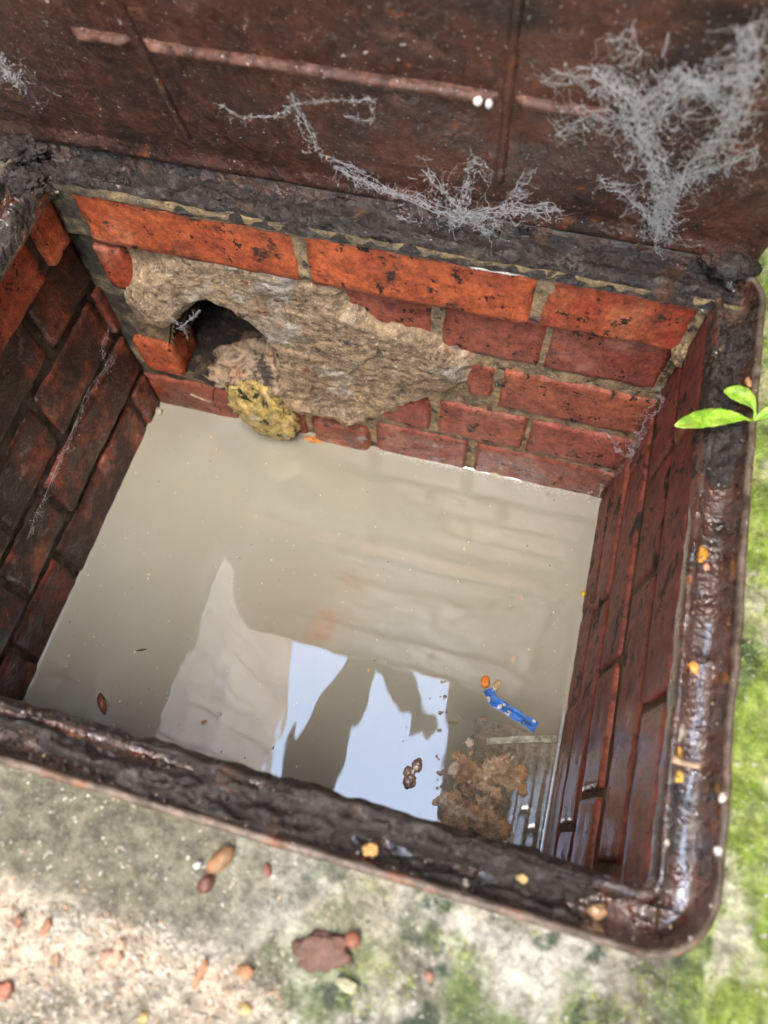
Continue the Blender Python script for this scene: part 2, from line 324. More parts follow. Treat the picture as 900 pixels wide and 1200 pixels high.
def brick(b, mat, parent, seed, r=.0022, chip=.0045, rough=.0012, step=.0065):
    x0, x1, y0, y1, z0, z1 = b
    n = [max(2, int(round((q - p) / step))) for p, q in ((x0, x1), (y0, y1), (z0, z1))]
    idx = {}; V = []; F = []
    C0 = Vector(((x0 + x1) / 2, (y0 + y1) / 2, (z0 + z1) / 2)); H = Vector(((x1 - x0) / 2, (y1 - y0) / 2, (z1 - z0) / 2))
    def vid(i, j, k):
        if (i, j, k) not in idx:
            p = Vector((x0 + (x1 - x0) * i / n[0], y0 + (y1 - y0) * j / n[1], z0 + (z1 - z0) * k / n[2])) - C0
            rr = r + chip * max(0, fbm(p + C0, 38, seed, 3)) * 2
            q = Vector([max(-h + rr, min(h - rr, c)) for c, h in zip(p, H)]); d = p - q
            if d.length > 1e-9: p = q + d * min(1, rr / d.length)
            p += Vector((N(p + C0, 70, seed), N(p + C0, 70, seed + 9), N(p + C0, 70, seed + 17))) * rough
            idx[(i, j, k)] = len(V); V.append(p + C0)
        return idx[(i, j, k)]
    for a in range(3):
        bx, cx = (a + 1) % 3, (a + 2) % 3
        for side in (0, n[a]):
            for i in range(n[bx]):
                for j in range(n[cx]):
                    q = []
                    for di, dj in ((0, 0), (1, 0), (1, 1), (0, 1)):
                        c = [0, 0, 0]; c[a] = side; c[bx] = i + di; c[cx] = j + dj; q.append(vid(*c))
                    F.append(tuple(q if side else q[::-1]))
    return mesh_obj('brick', V, F, mat, parent)
CZ = [(-.05, .066), (.078, .144), (.157, .224), (.24, .306)]     # four lower courses
TOPZ = (.315, .376)
sd_ = [0]
def fb(x0, x1, z0, z1, mat=m_brick_far, y=YF, **k):
    sd_[0] += 1; j = .0016 * math.sin(sd_[0] * 12.9)
    return brick((x0, x1, y + j, y + .055, z0, z1), mat, wall_far, sd_[0], **k)
fb(-.428, -.217, *TOPZ, m_brick_top, YT, step=.006); fb(-.205, -.001, *TOPZ, m_brick_top, YT - .001, step=.006); fb(.0085, .131, *TOPZ, m_brick_top, YT, step=.006)
fb(-.437, -.407, .247, .306, m_brick_top, .4385); fb(-.187, -.092, *CZ[3]); fb(-.081, .0175, *CZ[3]); fb(.0225, .1315, *CZ[3]); fb(.139, .19, *CZ[3], y=YF + .012)
fb(-.052, -.021, .166, .224, chip=.012, r=.006); fb(-.0135, .15, *CZ[2])
fb(-.458, -.406, .082, .146, m_brick_top, .447, r=.006); fb(-.150, -.0885, *CZ[1], chip=.012); fb(-.078, .024, *CZ[1]); fb(.0285, .150, *CZ[1])
fb(-.47, -.352, -.05, .064); fb(-.345, -.254, -.05, .055); fb(-.244, -.166, -.05, .047, chip=.016, r=.009, y=.444); fb(-.157, -.039, *CZ[0]); fb(-.0285, .15, *CZ[0])
# render patch smeared over the broken bricks
PATCH = [(-0.4049, 0.2814), (-0.3681, 0.3117), (-0.3383, 0.3299), (-0.2156, 0.3294), (-0.1753, 0.3207), (-0.1697, 0.2865), (-0.1448, 0.2682), (-0.1102, 0.2681), (-0.0488, 0.2436), (-0.0419, 0.2240), (-0.0445, 0.1887), (-0.0902, 0.1445), (-0.1203, 0.1108), (-0.1534, 0.0679), (-0.1932, 0.0516), (-0.2314, 0.0632), (-0.2729, 0.0510), (-0.2987, 0.0963), (-0.3405, 0.1216), (-0.3733, 0.1850), (-0.4124, 0.1777), (-0.4438, 0.1790), (-0.4395, 0.2377)]
def patch_h(x, z):
    d = pdist(x, z, PATCH) + .014 * fbm((x, 1, z), 45, 3, 4); dh = -pdist(x, z, HOLE) + .006 * fbm((x, 2, z), 60, 5, 3)
    return d, dh
def patch_pt(x, z):
    d, dh = patch_h(x, z); e = sm(-.002, .02, d) * sm(-.004, .010, dh)
    h = .0085 + .005 * fbm((x, 0, z), 22, 8, 3) + .0026 * fbm((x * .6, 0, z * 1.3), 90, 9, 4)
    h += .02 * math.exp(-((x + .395) / .028) ** 2 - ((z - .235) / .035) ** 2)
    h += .010 * math.exp(-((x + .22) / .05) ** 2 - ((z - .07) / .02) ** 2)
    cr = abs(fbm((x, 3, z), 28, 12, 3)); h -= .005 * (1 - sm(0, .02, cr))
    return (x, YF + .004 - e * (h + .004), z)
V, F = grid_wall(-.46, -.03, .03, .325, .0025, patch_pt, lambda x, z: patch_h(x, z)[0] > -.004 and patch_h(x, z)[1] > -.002)
mesh_obj('render_patch', V, F, m_patch, wall_far)
v, f = lump((.134, .437, .318), (.008, .009, .012), 4, .5, 2.5, 3); mesh_obj('mortar_lump', v, f, m_mortar_far, wall_far)

V, F = grid_wall(-.05, .46, -.12, .391, .005, lambda y, z: (XL - .005 + .004 * fbm((0, y, z), 60, 7, 4) + (XLT - XL) * sm(.308, .316, z) + .009 * sm(.374, .381, z), y, z))
wall_left = mesh_obj('wall', V, [q[::-1] for q in F], m_mortar_dark, chamber); wall_left['label'] = 'dark slimy brick wall opposite the mossy side'
def lb(y0, y1, z0, z1, mat=m_brick_left, x=XL):
    sd_[0] += 1; j = .002 * math.sin(sd_[0] * 7.7); brick((x - .05, x + j, y0, y1, z0, z1), mat, wall_left, sd_[0])
for (z0, z1), ys in zip(CZ, ([-.04, .0755, .189, .409, .455], [-.04, .02, .131, .236, .455], [-.04, .062, .177, .296, .437, .462], [-.04, .11, .22, .352, .455])):
    for a, b in zip(ys, ys[1:]): lb(a + .004, b - .004, z0, z1)
lb(.399, .437, *TOPZ, m_brick_top, XLT); lb(.17, .386, *TOPZ, m_brick_top, XLT); lb(-.04, .16, *TOPZ, m_brick_top, XLT)

V, F = grid_wall(-.05, .47, -.12, .391, .005, lambda y, z: (XR + .0032 - .002 * fbm((0, y, z), 60, 17, 4), y, z))
wall_right = mesh_obj('wall', V, F, m_mortar_moss, chamber); wall_right['label'] = 'wet brown brick wall on the mossy paving side'
def rb(y0, y1, z0, z1):
    sd_[0] += 1; j = .0012 * math.sin(sd_[0] * 5.7); brick((XR + j, XR + .05, y0, y1, z0, z1), m_brick_right, wall_right, sd_[0], r=.0014, chip=.003, rough=.0005)
for (z0, z1), ys in zip(CZ + [(.317, .376)], ([-.04, .18, .29, .449], [-.04, .05, .27, .449], [-.04, .075, .185, .40, .449], [-.04, .02, .24, .35, .449], [-.04, .125, .34, .44])):
    for a, b in zip(ys, ys[1:]): rb(a + .0035, b - .0035, z0, z1)

V, F = grid_wall(-.50, .17, -.12, .391, .006, lambda x, z: (x, .004 + .004 * fbm((x, 0, z), 60, 27, 4), z))
wall_near = mesh_obj('wall', V, [q[::-1] for q in F], m_mortar_dark, chamber); wall_near['label'] = 'brick wall hidden below the muddy frame edge'
for (z0, z1), xs in zip(CZ + [TOPZ], ([-.47, -.25, -.03, .137], [-.47, -.36, -.14, .08, .137], [-.47, -.25, -.03, .137], [-.47, -.36, -.14, .08, .137], [-.47, -.25, -.03, .137])):
    for a, b in zip(xs, xs[1:]):
        sd_[0] += 1; brick((a + .004, b - .004, -.04, .011, z0, z1), m_brick_left, wall_near, sd_[0])

# ------------------------------------------------------------------ water and the silt under it
def waxis(a, b):
    e = [0, .0006, .0012, .002, .003, .0045, .007, .011]; n = 40
    return [a + t for t in e] + [a + .011 + (b - a - .022) * i / n for i in range(1, n)] + [b - t for t in e[::-1]]
wx, wy = waxis(XL - .002, XR + .002), waxis(.008, YF + .002)
V = []
for y in wy:
    for x in wx:
        d = min(x - wx[0], wx[-1] - x, y - wy[0], wy[-1] - y); V.append((x, y, .0016 * math.exp(-d / .0016)))
n_ = len(wx); F = [(j * n_ + i, j * n_ + i + 1, (j + 1) * n_ + i + 1, (j + 1) * n_ + i) for j in range(len(wy) - 1) for i in range(n_ - 1)]
m_water = bpy.data.materials.new('murky_water'); m_water.use_nodes = True
n = m_water.node_tree.nodes; l = m_water.node_tree.links; n.remove(n['Principled BSDF'])
geo = n.new('ShaderNodeNewGeometry'); P = geo.outputs['Position']
def nd(t, **k):
    x = n.new(t)
    for a, b in k.items(): setattr(x, a, b)
    return x
def wnoise(s, d, o=(0, 0, 0), st=(1, 1, 1)):
    mp = nd('ShaderNodeMapping'); l.new(P, mp.inputs[0]); mp.inputs[1].default_value = o; mp.inputs[3].default_value = st
    t = nd('ShaderNodeTexNoise'); t.inputs['Scale'].default_value = s; t.inputs['Detail'].default_value = d; l.new(mp.outputs[0], t.inputs[0]); return t.outputs[0]
def mr(src, a, b, lo=0., hi=1.):
    r = nd('ShaderNodeMapRange', interpolation_type='SMOOTHSTEP'); l.new(src, r.inputs[0])
    for i, q in enumerate((a, b, lo, hi)): r.inputs[i + 1].default_value = q
    return r.outputs[0]
def mth(op, a, b):
    q = nd('ShaderNodeMath', operation=op)
    for i, s in enumerate((a, b)):
        if isinstance(s, (int, float)): q.inputs[i].default_value = s
        else: l.new(s, q.inputs[i])
    return q.outputs[0]
def blob(c, r0, r1):                     # 1 at the centre of a plume, 0 outside
    d = nd('ShaderNodeVectorMath', operation='DISTANCE'); l.new(P, d.inputs[0]); d.inputs[1].default_value = (*c, 0)
    a = mth('ADD', d.outputs['Value'], mth('MULTIPLY', mth('SUBTRACT', wnoise(45, 4, (3, 1, 0)), .5), .05)); return mr(a, r0, r1, 1, 0)
def mixc(fac, col, c2):
    x = nd('ShaderNodeMix', data_type='RGBA'); l.new(fac, x.inputs[0])
    if isinstance(col, tuple): x.inputs[6].default_value = (*col, 1)
    else: l.new(col, x.inputs[6])
    x.inputs[7].default_value = (*c2, 1); return x.outputs[2]
milk = mixc(mr(wnoise(5, 3), .35, .65), (.435, .42, .335), (.46, .43, .33))
for px, r0, r1, am in [((-0.1557, 0.1974), .0, .03, .5), ((-0.1507, 0.2160), .0, .03, .4), ((-0.1298, 0.2625), .0, .04, .18), ((-0.1957, 0.2286), .0, .11, .12)]: milk = mixc(mth('MULTIPLY', blob(px, r0, r1), am), milk, (.55, .25, .08))
film = mth('MULTIPLY', mr(wnoise(9, 5, (4, 2, 0), (1, .6, 1)), .48, .66), .35); milk = mixc(film, milk, (.53, .515, .44))
dif = nd('ShaderNodeBsdfDiffuse'); l.new(milk, dif.inputs[0])
tr = nd('ShaderNodeBsdfTransparent'); tr.inputs[0].default_value = (1, .97, .91, 1)
sx = nd('ShaderNodeSeparateXYZ'); l.new(P, sx.inputs[0])
wob = mth('MULTIPLY', mth('SUBTRACT', wnoise(30, 4), .5), .03)
clear = mth('MULTIPLY', mr(mth('ADD', sx.outputs[0], wob), -.005, .05), mr(mth('ADD', sx.outputs[1], wob), .20, .14))
body = nd('ShaderNodeMixShader'); l.new(mth('MULTIPLY', clear, .5), body.inputs[0]); l.new(dif.outputs[0], body.inputs[1]); l.new(tr.outputs[0], body.inputs[2])
bp = nd('ShaderNodeBump'); bp.inputs['Strength'].default_value = 1; bp.inputs['Distance'].default_value = .00045
l.new(wnoise(26, 1.5, (0, 0, 0), (1, .35, 1)), bp.inputs['Height'])
fr = nd('ShaderNodeFresnel'); fr.inputs[0].default_value = 2.5; l.new(bp.outputs[0], fr.inputs[1])
gl = nd('ShaderNodeBsdfGlossy'); gl.inputs['Roughness'].default_value = 0.0; l.new(bp.outputs[0], gl.inputs['Normal'])
fin = nd('ShaderNodeMixShader'); l.new(fr.outputs[0], fin.inputs[0]); l.new(body.outputs[0], fin.inputs[1]); l.new(gl.outputs[0], fin.inputs[2])
l.new(fin.outputs[0], n['Material Output'].inputs[0])
water = tag(mesh_obj('water', V, F, m_water), 'still milky beige water standing in the chamber', kind='structure')

MND = [((0.0415, 0.0883), .022, .011), ((0.0829, 0.0947), .024, .013), ((0.0767, 0.0423), .022, .014), ((0.0376, 0.0424), .02, .010), ((0.0570, 0.0608), .03, .006)]
def bed(x, y):
    z = -.003 + .006 * fbm((x, y, 0), 25, 3, 4)
    for (a, b), r, h in MND: z += h * math.exp(-((x - a) ** 2 + (y - b) ** 2) / (r * r * .7))
    return (x, y, z - .004 + .016 * fbm((x, y, 0), 75, 5, 5, .62))
V, F = grid_wall(-.48, .15, .0, .46, .005, bed)
tag(mesh_obj('silt', V, F, m_sed), 'lumpy sandy silt seen through the clear corner of the water', 'silt', kind='stuff')

rs = random.Random(4); mb = MB()
for k in range(260):
    (a, b), r_, h_ = rs.choice(MND); x, y = a + rs.gauss(0, r_ * .6), b + rs.gauss(0, r_ * .6)
    if not (.02 < x < .125 and .018 < y < .15): continue
    r = rs.choice((.002, .003, .0045, .006, .008)); v, f = lump((x, y, -.003 + rs.uniform(-.004, .0015)), (r * rs.uniform(.8, 1.5), r, r * .7), 3, .8, 1.7, k, rs.random() * 6)
    mb.add(v, f, rs.choice(((.65, .45, .27), (.72, .55, .36), (.6, .36, .17), (.78, .65, .5), (.5, .34, .22))))
tag(mb.build('silt_clods', m_tint_wet), 'wet tan clods of silt breaking the surface in the clear corner', 'silt', kind='stuff')

# ------------------------------------------------------------------ iron frame
frame = tag(empty('iron_frame', (-.15, .22, .375)), 'rusty cast iron manhole frame set in the paving round the opening', 'frame')
PROF = [(.0025, .372), (.0006, .376), (0, .384), (.0005, .390), (.002, .3925), (.0045, .3925), (.0068, .3895), (.009, .3866), (.011, .3858), (.0145, .3861), (.018, .3869), (.0212, .3880), (.0240, .392), (.026, .399), (.0272, .403)]
RIM = [(.0268, .3995), (.0272, .4030), (.0282, .4048), (.0295, .4054), (.0310, .4048), (.0322, .4032), (.0328, .399), (.0328, .385)]
def fprof(d):
    P_ = PROF + RIM[2:]
    if d <= 0: return .390
    for (a, za), (b, zb) in zip(P_[3:], P_[4:]):
        if a <= d <= b: return za + (zb - za) * (d - a) / max(1e-9, b - a)
    return .40
R0 = .008
def path(d, NS=110, NC=12):
    out = []; r = R0 + d; x0, x1, y0, y1 = X0 - d, X1 + d, Y0 - d, Y1 + d
    cs = [((x1 - r, y0 + r), -90), ((x1 - r, y1 - r), 0), ((x0 + r, y1 - r), 90), ((x0 + r, y0 + r), 180)]
    for q, ((cx, cy), a0) in enumerate(cs):
        for i in range(NC):
            t = math.radians(a0 + 90 * i / (NC - 1)); out.append((cx + r * math.cos(t), cy + r * math.sin(t)))
        (nx_, ny_), a1 = cs[(q + 1) % 4]; p = out[-1]; t = math.radians(a1); e = (nx_ + r * math.cos(t), ny_ + r * math.sin(t))
        for i in range(1, NS): out.append((p[0] + (e[0] - p[0]) * i / NS, p[1] + (e[1] - p[1]) * i / NS))
    return out
def sweep(prof, amp, seed):
    V = []; F = []; m = None
    for d, z in prof:
        pts = path(d); m = len(pts)
        for x, y in pts:
            k = amp * fbm((x, y, z), 60, seed, 4) + amp * .8 * N((x, y, z), 14, seed); V.append((x + k * .6, y + k * .6, z + k))
    for i in range(len(prof) - 1):
        for j in range(m):
            a, b = i * m + j, i * m + (j + 1) % m; F.append((a, b, b + m, a + m))
    return V, F
def dens(p, k=3):
    o = []
    for a, b in zip(p, p[1:]):
        for i in range(k): o.append((a[0] + (b[0] - a[0]) * i / k, a[1] + (b[1] - a[1]) * i / k))
    return o + [p[-1]]
V, F = sweep(dens(PROF, 2), .0022, 3); mesh_obj('channel', V, F, m_iron, frame)
V, F = sweep(dens(RIM, 2), .0016, 8); mesh_obj('rim', V, F, m_lip, frame)['label'] = 'worn pale outer rim'
def mudstrip(side, a, b, d0, d1, amp, seed, cut=.0, ends=.04, lab=None, fl=-9, fill=0):
    nu, nv = int(abs(b - a) / .0022) + 1, int((d1 - d0) / .0016) + 1; V = []; K = []; F = []
    for j in range(nv):
        d = d0 + (d1 - d0) * j / (nv - 1)
        for i in range(nu):
            u = a + (b - a) * i / (nu - 1)
            x, y = {'near': (u, Y0 - d), 'far': (u, Y1 + d), 'right': (X1 + d, u), 'left': (X0 - d, u)}[side]
            st = (.16, 1) if side in ('near', 'far') else (1, .16)
            q = (x * st[0], y * st[1], 0)
            e = sm(0, ends, u - min(a, b)) * sm(0, ends, max(a, b) - u) * sm(0, .004, d - d0) * sm(0, .004, d1 - d)
            h = amp * (.45 + 1.1 * fbm(q, 70, seed, 3)) + amp * .7 * 1.0 * fbm((x, y, 0), 150, seed + 4, 4, .65) + amp * .7 * (1 - abs(fbm(q, 60, seed + 8, 3)) * 7)
            h += amp * .55 * fbm((x, y, 0), 330, seed + 14, 3, .7); x += .002 * N((x, y, 0), 120, seed) ; y += .0022 * N((x, y, 0), 95, seed + 2)
            h = max(h, fl) * e - cut * (1 - e) - .0012
            base = fprof(d) if d > 0 else .390 - .004 * (d / min(-1e-6, d0)) ** 2
            base += e * max(0, fill - base); V.append((x, y, base + h)); K.append(h > -.0022 or (fill and e > .2))
    for j in range(nv - 1):
        for i in range(nu - 1):
            q = (j * nu + i, j * nu + i + 1, (j + 1) * nu + i + 1, (j + 1) * nu + i)
            if any(K[k] for k in q): F.append(q if side in ('near', 'right') else q[::-1])
    o = mesh_obj('caked_mud', V, F, m_mud, frame)
    if lab: o['label'] = lab
mudstrip('near', -.50, .118, -.0045, .028, .0095, 3, .003, .03, 'thick black mud caked along the near side', -9, .3915)
mudstrip('right', .255, .445, -.001, .027, .0075, 9, .003, .05, 'grey mud filling the channel beside the seedling', -9, .3905)
mudstrip('left', -.02, .47, -.004, .030, .007, 14, .002, .03)
mudstrip('far', -.50, -.28, -.002, .034, .009, 21, .002, .06, 'lumpy mud in the hinge corner', .0024)
mudstrip('far', -.34, .16, -.0045, .028, .0050, 25, .003, .03, None, .0015, .391)
v, f = lump((-.452, .425, .392), (.016, .015, .011), 5, .8, 3, 5); mesh_obj('mud_clod', v, f, m_mud, frame)
v, f = lump((-.470, .452, .405), (.024, .016, .009), 5, .8, 3, 15); mesh_obj('mud_clod', v, f, m_mud, frame)
v, f = lump((.140, .458, .408), (.02, .014, .010), 4, .6, 3, 25); mesh_obj('mud_clod', v, f, m_mud, frame)

# ------------------------------------------------------------------ the open cover, leaning back over the opening
T = math.radians(14); CB = Vector((0, .462, .418)); CU = Vector((0, -math.sin(T), math.cos(T))); CN = Vector((0, -math.cos(T), -math.sin(T)))
def cv(u, w_, h=0): return CB + Vector((u, 0, 0)) + CU * w_ + CN * h
cover = tag(empty('manhole_cover', tuple(CB + Vector((-.15, 0, 0)))), 'rusty brown iron manhole cover tilted up, ribbed underside facing the camera', 'cover')
U0, U1, W0, W1 = -.495, .160, -.012, .448
def cover_in(u, w_, r=.014):
    cx, cy = (U0 + U1) / 2, (W0 + W1) / 2; hx, hy = (U1 - U0) / 2 - r, (W1 - W0) / 2 - r
    qx, qy = abs(u - cx) - hx, abs(w_ - cy) - hy
    return r - math.hypot(max(qx, 0), max(qy, 0)) - min(max(qx, qy), 0)
def cov_pt(u, w_):
    d = cover_in(u, w_); h = .0012 * fbm((u, w_, 0), 30, 4, 4) + .0008 * fbm((u, w_, 0), 140, 6, 3)
    h += .005 * sm(.016, .010, d)
    h -= .02 * sm(.003, 0, d)
    return cv(u, w_, h)
V, F = grid_wall(U0, U1, W0, W1, .004, cov_pt, lambda u, w_: cover_in(u, w_) > -.001)
V2, F2 = grid_wall(U0, U1, W0, W1, .02, lambda u, w_: cv(u, w_, -.02), lambda u, w_: cover_in(u, w_) > -.008)
k_ = len(V); V += V2; F += [tuple(i + k_ for i in q[::-1]) for q in F2]
mesh_obj('plate', V, F, m_cover, cover)
def rib(u0, u1, w0, w1, h, mat, seed):
    nu, nv = max(2, int((u1 - u0) / .003)), max(2, int((w1 - w0) / .003)); V = []; F = []
    ring = 14
    lng = (u1 - u0) > (w1 - w0); n_ = nu if lng else nv
    for i in range(n_ + 1):
        for j in range(ring):
            t = math.pi * j / (ring - 1); c, s_ = -math.cos(t), max(0, math.sin(t)) ** .6
            if lng: u = u0 + (u1 - u0) * i / n_; w_ = (w0 + w1) / 2 + (w1 - w0) / 2 * c
            else: w_ = w0 + (w1 - w0) * i / n_; u = (u0 + u1) / 2 + (u1 - u0) / 2 * c
            k = .0014 * fbm((u, w_, s_ * .01), 70, seed, 4); e = min(1, min(i, n_ - i) / 2)
            V.append(cv(u, w_ + k, -.003 + (h * s_ * (.4 + .6 * e) + k)))
    for i in range(n_):
        for j in range(ring - 1):
            a = i * ring + j; F.append((a, a + 1, a + ring + 1, a + ring))
    mesh_obj('rib', V, F, mat, cover)
for u0, u1, w in ((-.348, -.304, .120), (-.295, -.050, .1188), (-.040, .022, .119), (-.44, -.30, .31), (-.29, .13, .31)): rib(u0, u1, w - .0036, w + .0036, .009, m_rib, 3)
rib(-.3035, -.2955, .02, .44, .007, m_cover, 5); rib(-.049, -.041, .03, .44, .006, m_cover, 6)
v, f = lump(cv(.06, W1 - .004, -.01), (.03, .012, .012), 3, .2, 2, 3); mesh_obj('lifting_lug', v, f, m_cover, cover)

# ------------------------------------------------------------------ yellow lump at the hole
v, f = ICO[5]; V = []
for p in v:
    k = 1 + .34 * fbm(p, 1.6, 4, 3) + .22 * fbm(p, 6, 8, 3) - .10 * max(0, N(p, 11, 3))
    q = Vector((p.x * .040 * k, p.y * .020 * k, p.z * .052 * k)); q.x += .28 * -q.z * .9; V.append(Vector((-.300, .436, .062)) + q)
tag(mesh_obj('foam_lump', V, f, m_yellow), 'pitted bright yellow lump wedged below the hole at the waterline', 'foam')

# ------------------------------------------------------------------ seedling
seed = tag(empty('seedling', (.1655, .321, .398)), 'bright green seedling growing between the frame and the mossy paving', 'plant')
def leaf(pts, wid, curl=.15):
    V = []; F = []; m = 9
    for i, p in enumerate(pts):
        p = Vector(p); d = (Vector(pts[min(len(pts) - 1, i + 1)]) - Vector(pts[max(0, i - 1)])).normalized()
        sd2 = d.cross(Vector((0, 0, 1))).normalized(); up = sd2.cross(d)
        for j in range(m):
            t = 2 * j / (m - 1) - 1; w = wid[i] * (1 + .06 * math.sin(i * 2.4 + (t > 0)))
            V.append(p + sd2 * t * w + up * (abs(t) ** 1.3 * w * curl * 2 - .0012 * math.exp(-(t / .12) ** 2)))
    for i in range(len(pts) - 1):
        for j in range(m - 1): a = i * m + j; F.append((a, a + 1, a + m + 1, a + m))
    o = mesh_obj('leaf', V, F, m_leaf, seed); md = o.modifiers.new('s', 'SOLIDIFY'); md.thickness = .0004
def lerp_path(a, mid, b, n):
    a, mid, b = Vector(a), Vector(mid), Vector(b)
    return [(a * (1 - t) ** 2 + mid * 2 * t * (1 - t) + b * t * t) for t in (i / n for i in range(n + 1))]
def widths(n, w, stalk=.25):
    o = []
    for i in range(n + 1):
        t = i / n; o.append(.0008 if t < stalk else max(.0004, w * max(0, math.sin(math.pi * min(1, (t - stalk) / (1 - stalk)) ** 1.5)) ** .7 + .0008))
    return o
r0 = (.1655, .321, .404)
leaf(lerp_path(r0, (.150, .3195, .4135), (0.1115, 0.2976, 0.4140), 20), widths(20, .0062, .15))
leaf(lerp_path(r0, (.166, .331, .418), (0.1410, 0.3340, 0.4140), 16), widths(16, .0062, .3))
leaf(lerp_path(r0, (.168, .323, .408), (.177, .330, .412), 8), widths(8, .0025, .2))
mb = MB(); mb.tube(lerp_path((.166, .321, .396), (.1655, .321, .402), r0, 5), [.0016] * 6, 8); mb.build('stem', m_stem, seed)

# ------------------------------------------------------------------ things afloat
def thing_lump(name, c, size, col, label, cat, group=None, mat=None, sub=3, amp=.3, rot=0, seed=0, s=2.0, tilt=0):
    v, f = lump(c, size, sub, amp, s, seed, rot, tilt)
    return tag(mesh_obj(name, v, f, mat or m_tint, None, True, [col] * len(v)), label, cat, group)
def slab(name, pts, wid, th, mat, label, cat, z=0.001, seed=0):
    mb = MB(); V = []; F = []; m = 5; n_ = len(pts)
    rows = []
    for side in (1, 0):
        for i, (x, y) in enumerate(pts):
            a = Vector(pts[max(0, i - 1)]); b = Vector(pts[min(n_ - 1, i + 1)]); d = (b - a).normalized(); s_ = Vector((-d.y, d.x))
            for j in range(m):
                t = 2 * j / (m - 1) - 1; w = wid * (1 + .18 * N((x, y, t), 160, seed))
                V.append((x + s_.x * t * w, y + s_.y * t * w, z + (th if side else 0) + .001 * N((x, y, t * .01), 120, seed) * (1 if side else 0)))
    k = n_ * m
    for i in range(n_ - 1):
        for j in range(m - 1):
            a = i * m + j; F.append((a, a + m, a + m + 1, a + 1)); F.append((k + a, k + a + 1, k + a + m + 1, k + a + m))
        for j in (0, m - 1):
            a = i * m + j; F.append((a, a + m, k + a + m, k + a) if j else (a, k + a, k + a + m, a + m))
    for i in (0, n_ - 1):
        for j in range(m - 1):
            a = i * m + j; F.append((a, a + 1, k + a + 1, k + a))
    return tag(mesh_obj(name, V, F, mat, None, False), label, cat)
def seg(*p, n=8):
    o = []
    for a, b in zip(p, p[1:]):
        o += [(a[0] + (b[0] - a[0]) * i / n, a[1] + (b[1] - a[1]) * i / n) for i in range(n)]
    return o + [p[-1]]
slab('plastic_strip', seg((0.0486, 0.1782), (0.0569, 0.1665), (0.0694, 0.1629), (0.1087, 0.1501)), .006, .002, m_blue, 'scuffed blue plastic strip floating by the wet brick wall', 'strip', .0012, 3)
slab('pale_stick', seg((0.0584, 0.1216), (0.0854, 0.1307), (0.1326, 0.1441)), .0035, .002, m_pale, 'pale flat stick floating below the blue strip', 'stick', .0010, 5)
SHEET = [(0.0005, 0.1616), (0.0260, 0.1723), (0.0541, 0.1658), (0.0751, 0.1441), (0.0479, 0.1255), (0.0173, 0.1060)]
cx = sum(p[0] for p in SHEET) / 6; cy = sum(p[1] for p in SHEET) / 6
V, F = grid_wall(cx - .06, cx + .06, cy - .06, cy + .06, .003, lambda x, y: (x, y, -.0016 + .0012 * fbm((x, y, 0), 50, 3, 3)), lambda x, y: pdist(x, y, SHEET) + .004 * N((x, y, 0), 90) > 0)
o = tag(mesh_obj('grey_sheet', V, F, m_foil), 'crumpled grey sheet lying just under the water beside the blue strip', 'sheet'); md = o.modifiers.new('s', 'SOLIDIFY'); md.thickness = .0006
x, y = (0.0440, 0.1860); thing_lump('brick_crumb', (x, y, .001), (.0055, .0075, .003), (.75, .22, .03), 'small orange crumb floating at the tip of the blue strip', 'crumb', seed=2)
x, y = (0.0563, 0.1842); thing_lump('wood_chip', (x, y, .001), (.004, .008, .003), (.62, .45, .2), 'tan chip floating between orange crumb and blue strip', 'chip', seed=4, rot=-.4)
x, y = (-0.2439, 0.4464); thing_lump('orange_flake', (x, y - .003, .0005), (.013, .005, .0015), (.6, .24, .06), 'flat orange flake floating against the broken brick wall', 'flake', seed=6)
x, y = (0.0025, 0.4553); thing_lump('wood_chip', (x, y - .003, .002), (.010, .003, .0025), (.6, .5, .36), 'pale chip resting at the waterline under the brick joint', 'chip', seed=7, rot=.5)
x, y = (-0.4620, 0.4322); thing_lump('scum_clot', (x, y, .003), (.005, .006, .006), (.55, .48, .34), 'pale clot of scum in the dark corner at the waterline', 'scum', seed=8, amp=.6)
x, y = (0.1355, 0.3174); thing_lump('yellow_seed', (x, y, .004), (.003, .003, .004), (.8, .55, .03), 'tiny yellow seed stuck at the waterline of the wet wall', 'seed', seed=9)
mb = MB(); x, y = (-0.3568, 0.1195); mb.tube([(x - .006, y - .002, .0006), (x, y, .0012), (x + .006, y + .003, .0006)], [.0004, .0013, .0003], 8, (.03, .025, .02)); tag(mb.build('dark_sliver', m_tint), 'thin dark sliver afloat on the milky water', 'sliver')
bug = tag(empty('dead_leaf_curl', (*(-0.3765, 0.0496), 0)), 'curled red brown scrap floating near the muddy frame', 'leaf scrap')
x, y = (-0.3755, 0.0499)
mb = MB(); mb.tube([(x - .008, y + .010, .002), (x - .004, y + .005, .004), (x + .001, y - .001, .0045), (x + .005, y - .007, .003), (x + .007, y - .011, .001)], [.0015, .0042, .0048, .003, .0008], 10, (.3, .1, .06)); mb.build('curl', m_tint_wet, bug)
mb = MB(); mb.tube([(x + .002, y + .003, .003), (x + .006, y + .002, .004), (x + .009, y - .001, .001)], [.0006, .0018, .0006], 6, (.55, .35, .25)); mb.build('flap', m_tint_wet, bug)
mb = MB()
for px, s in [((-0.0140, 0.0598), .007), ((-0.0180, 0.0679), .005), ((-0.0098, 0.0774), .006), ((-0.0130, 0.0711), .004)]:
    v, f = lump((*px, 0), (s, s * 1.3, s * .3), 3, .5, 2, int(s * 9999)); mb.add(v, f)
tag(mb.build('scum_blob', m_foam), 'small brown scum blob floating in the bright sky reflection', 'scum')
mb = MB()
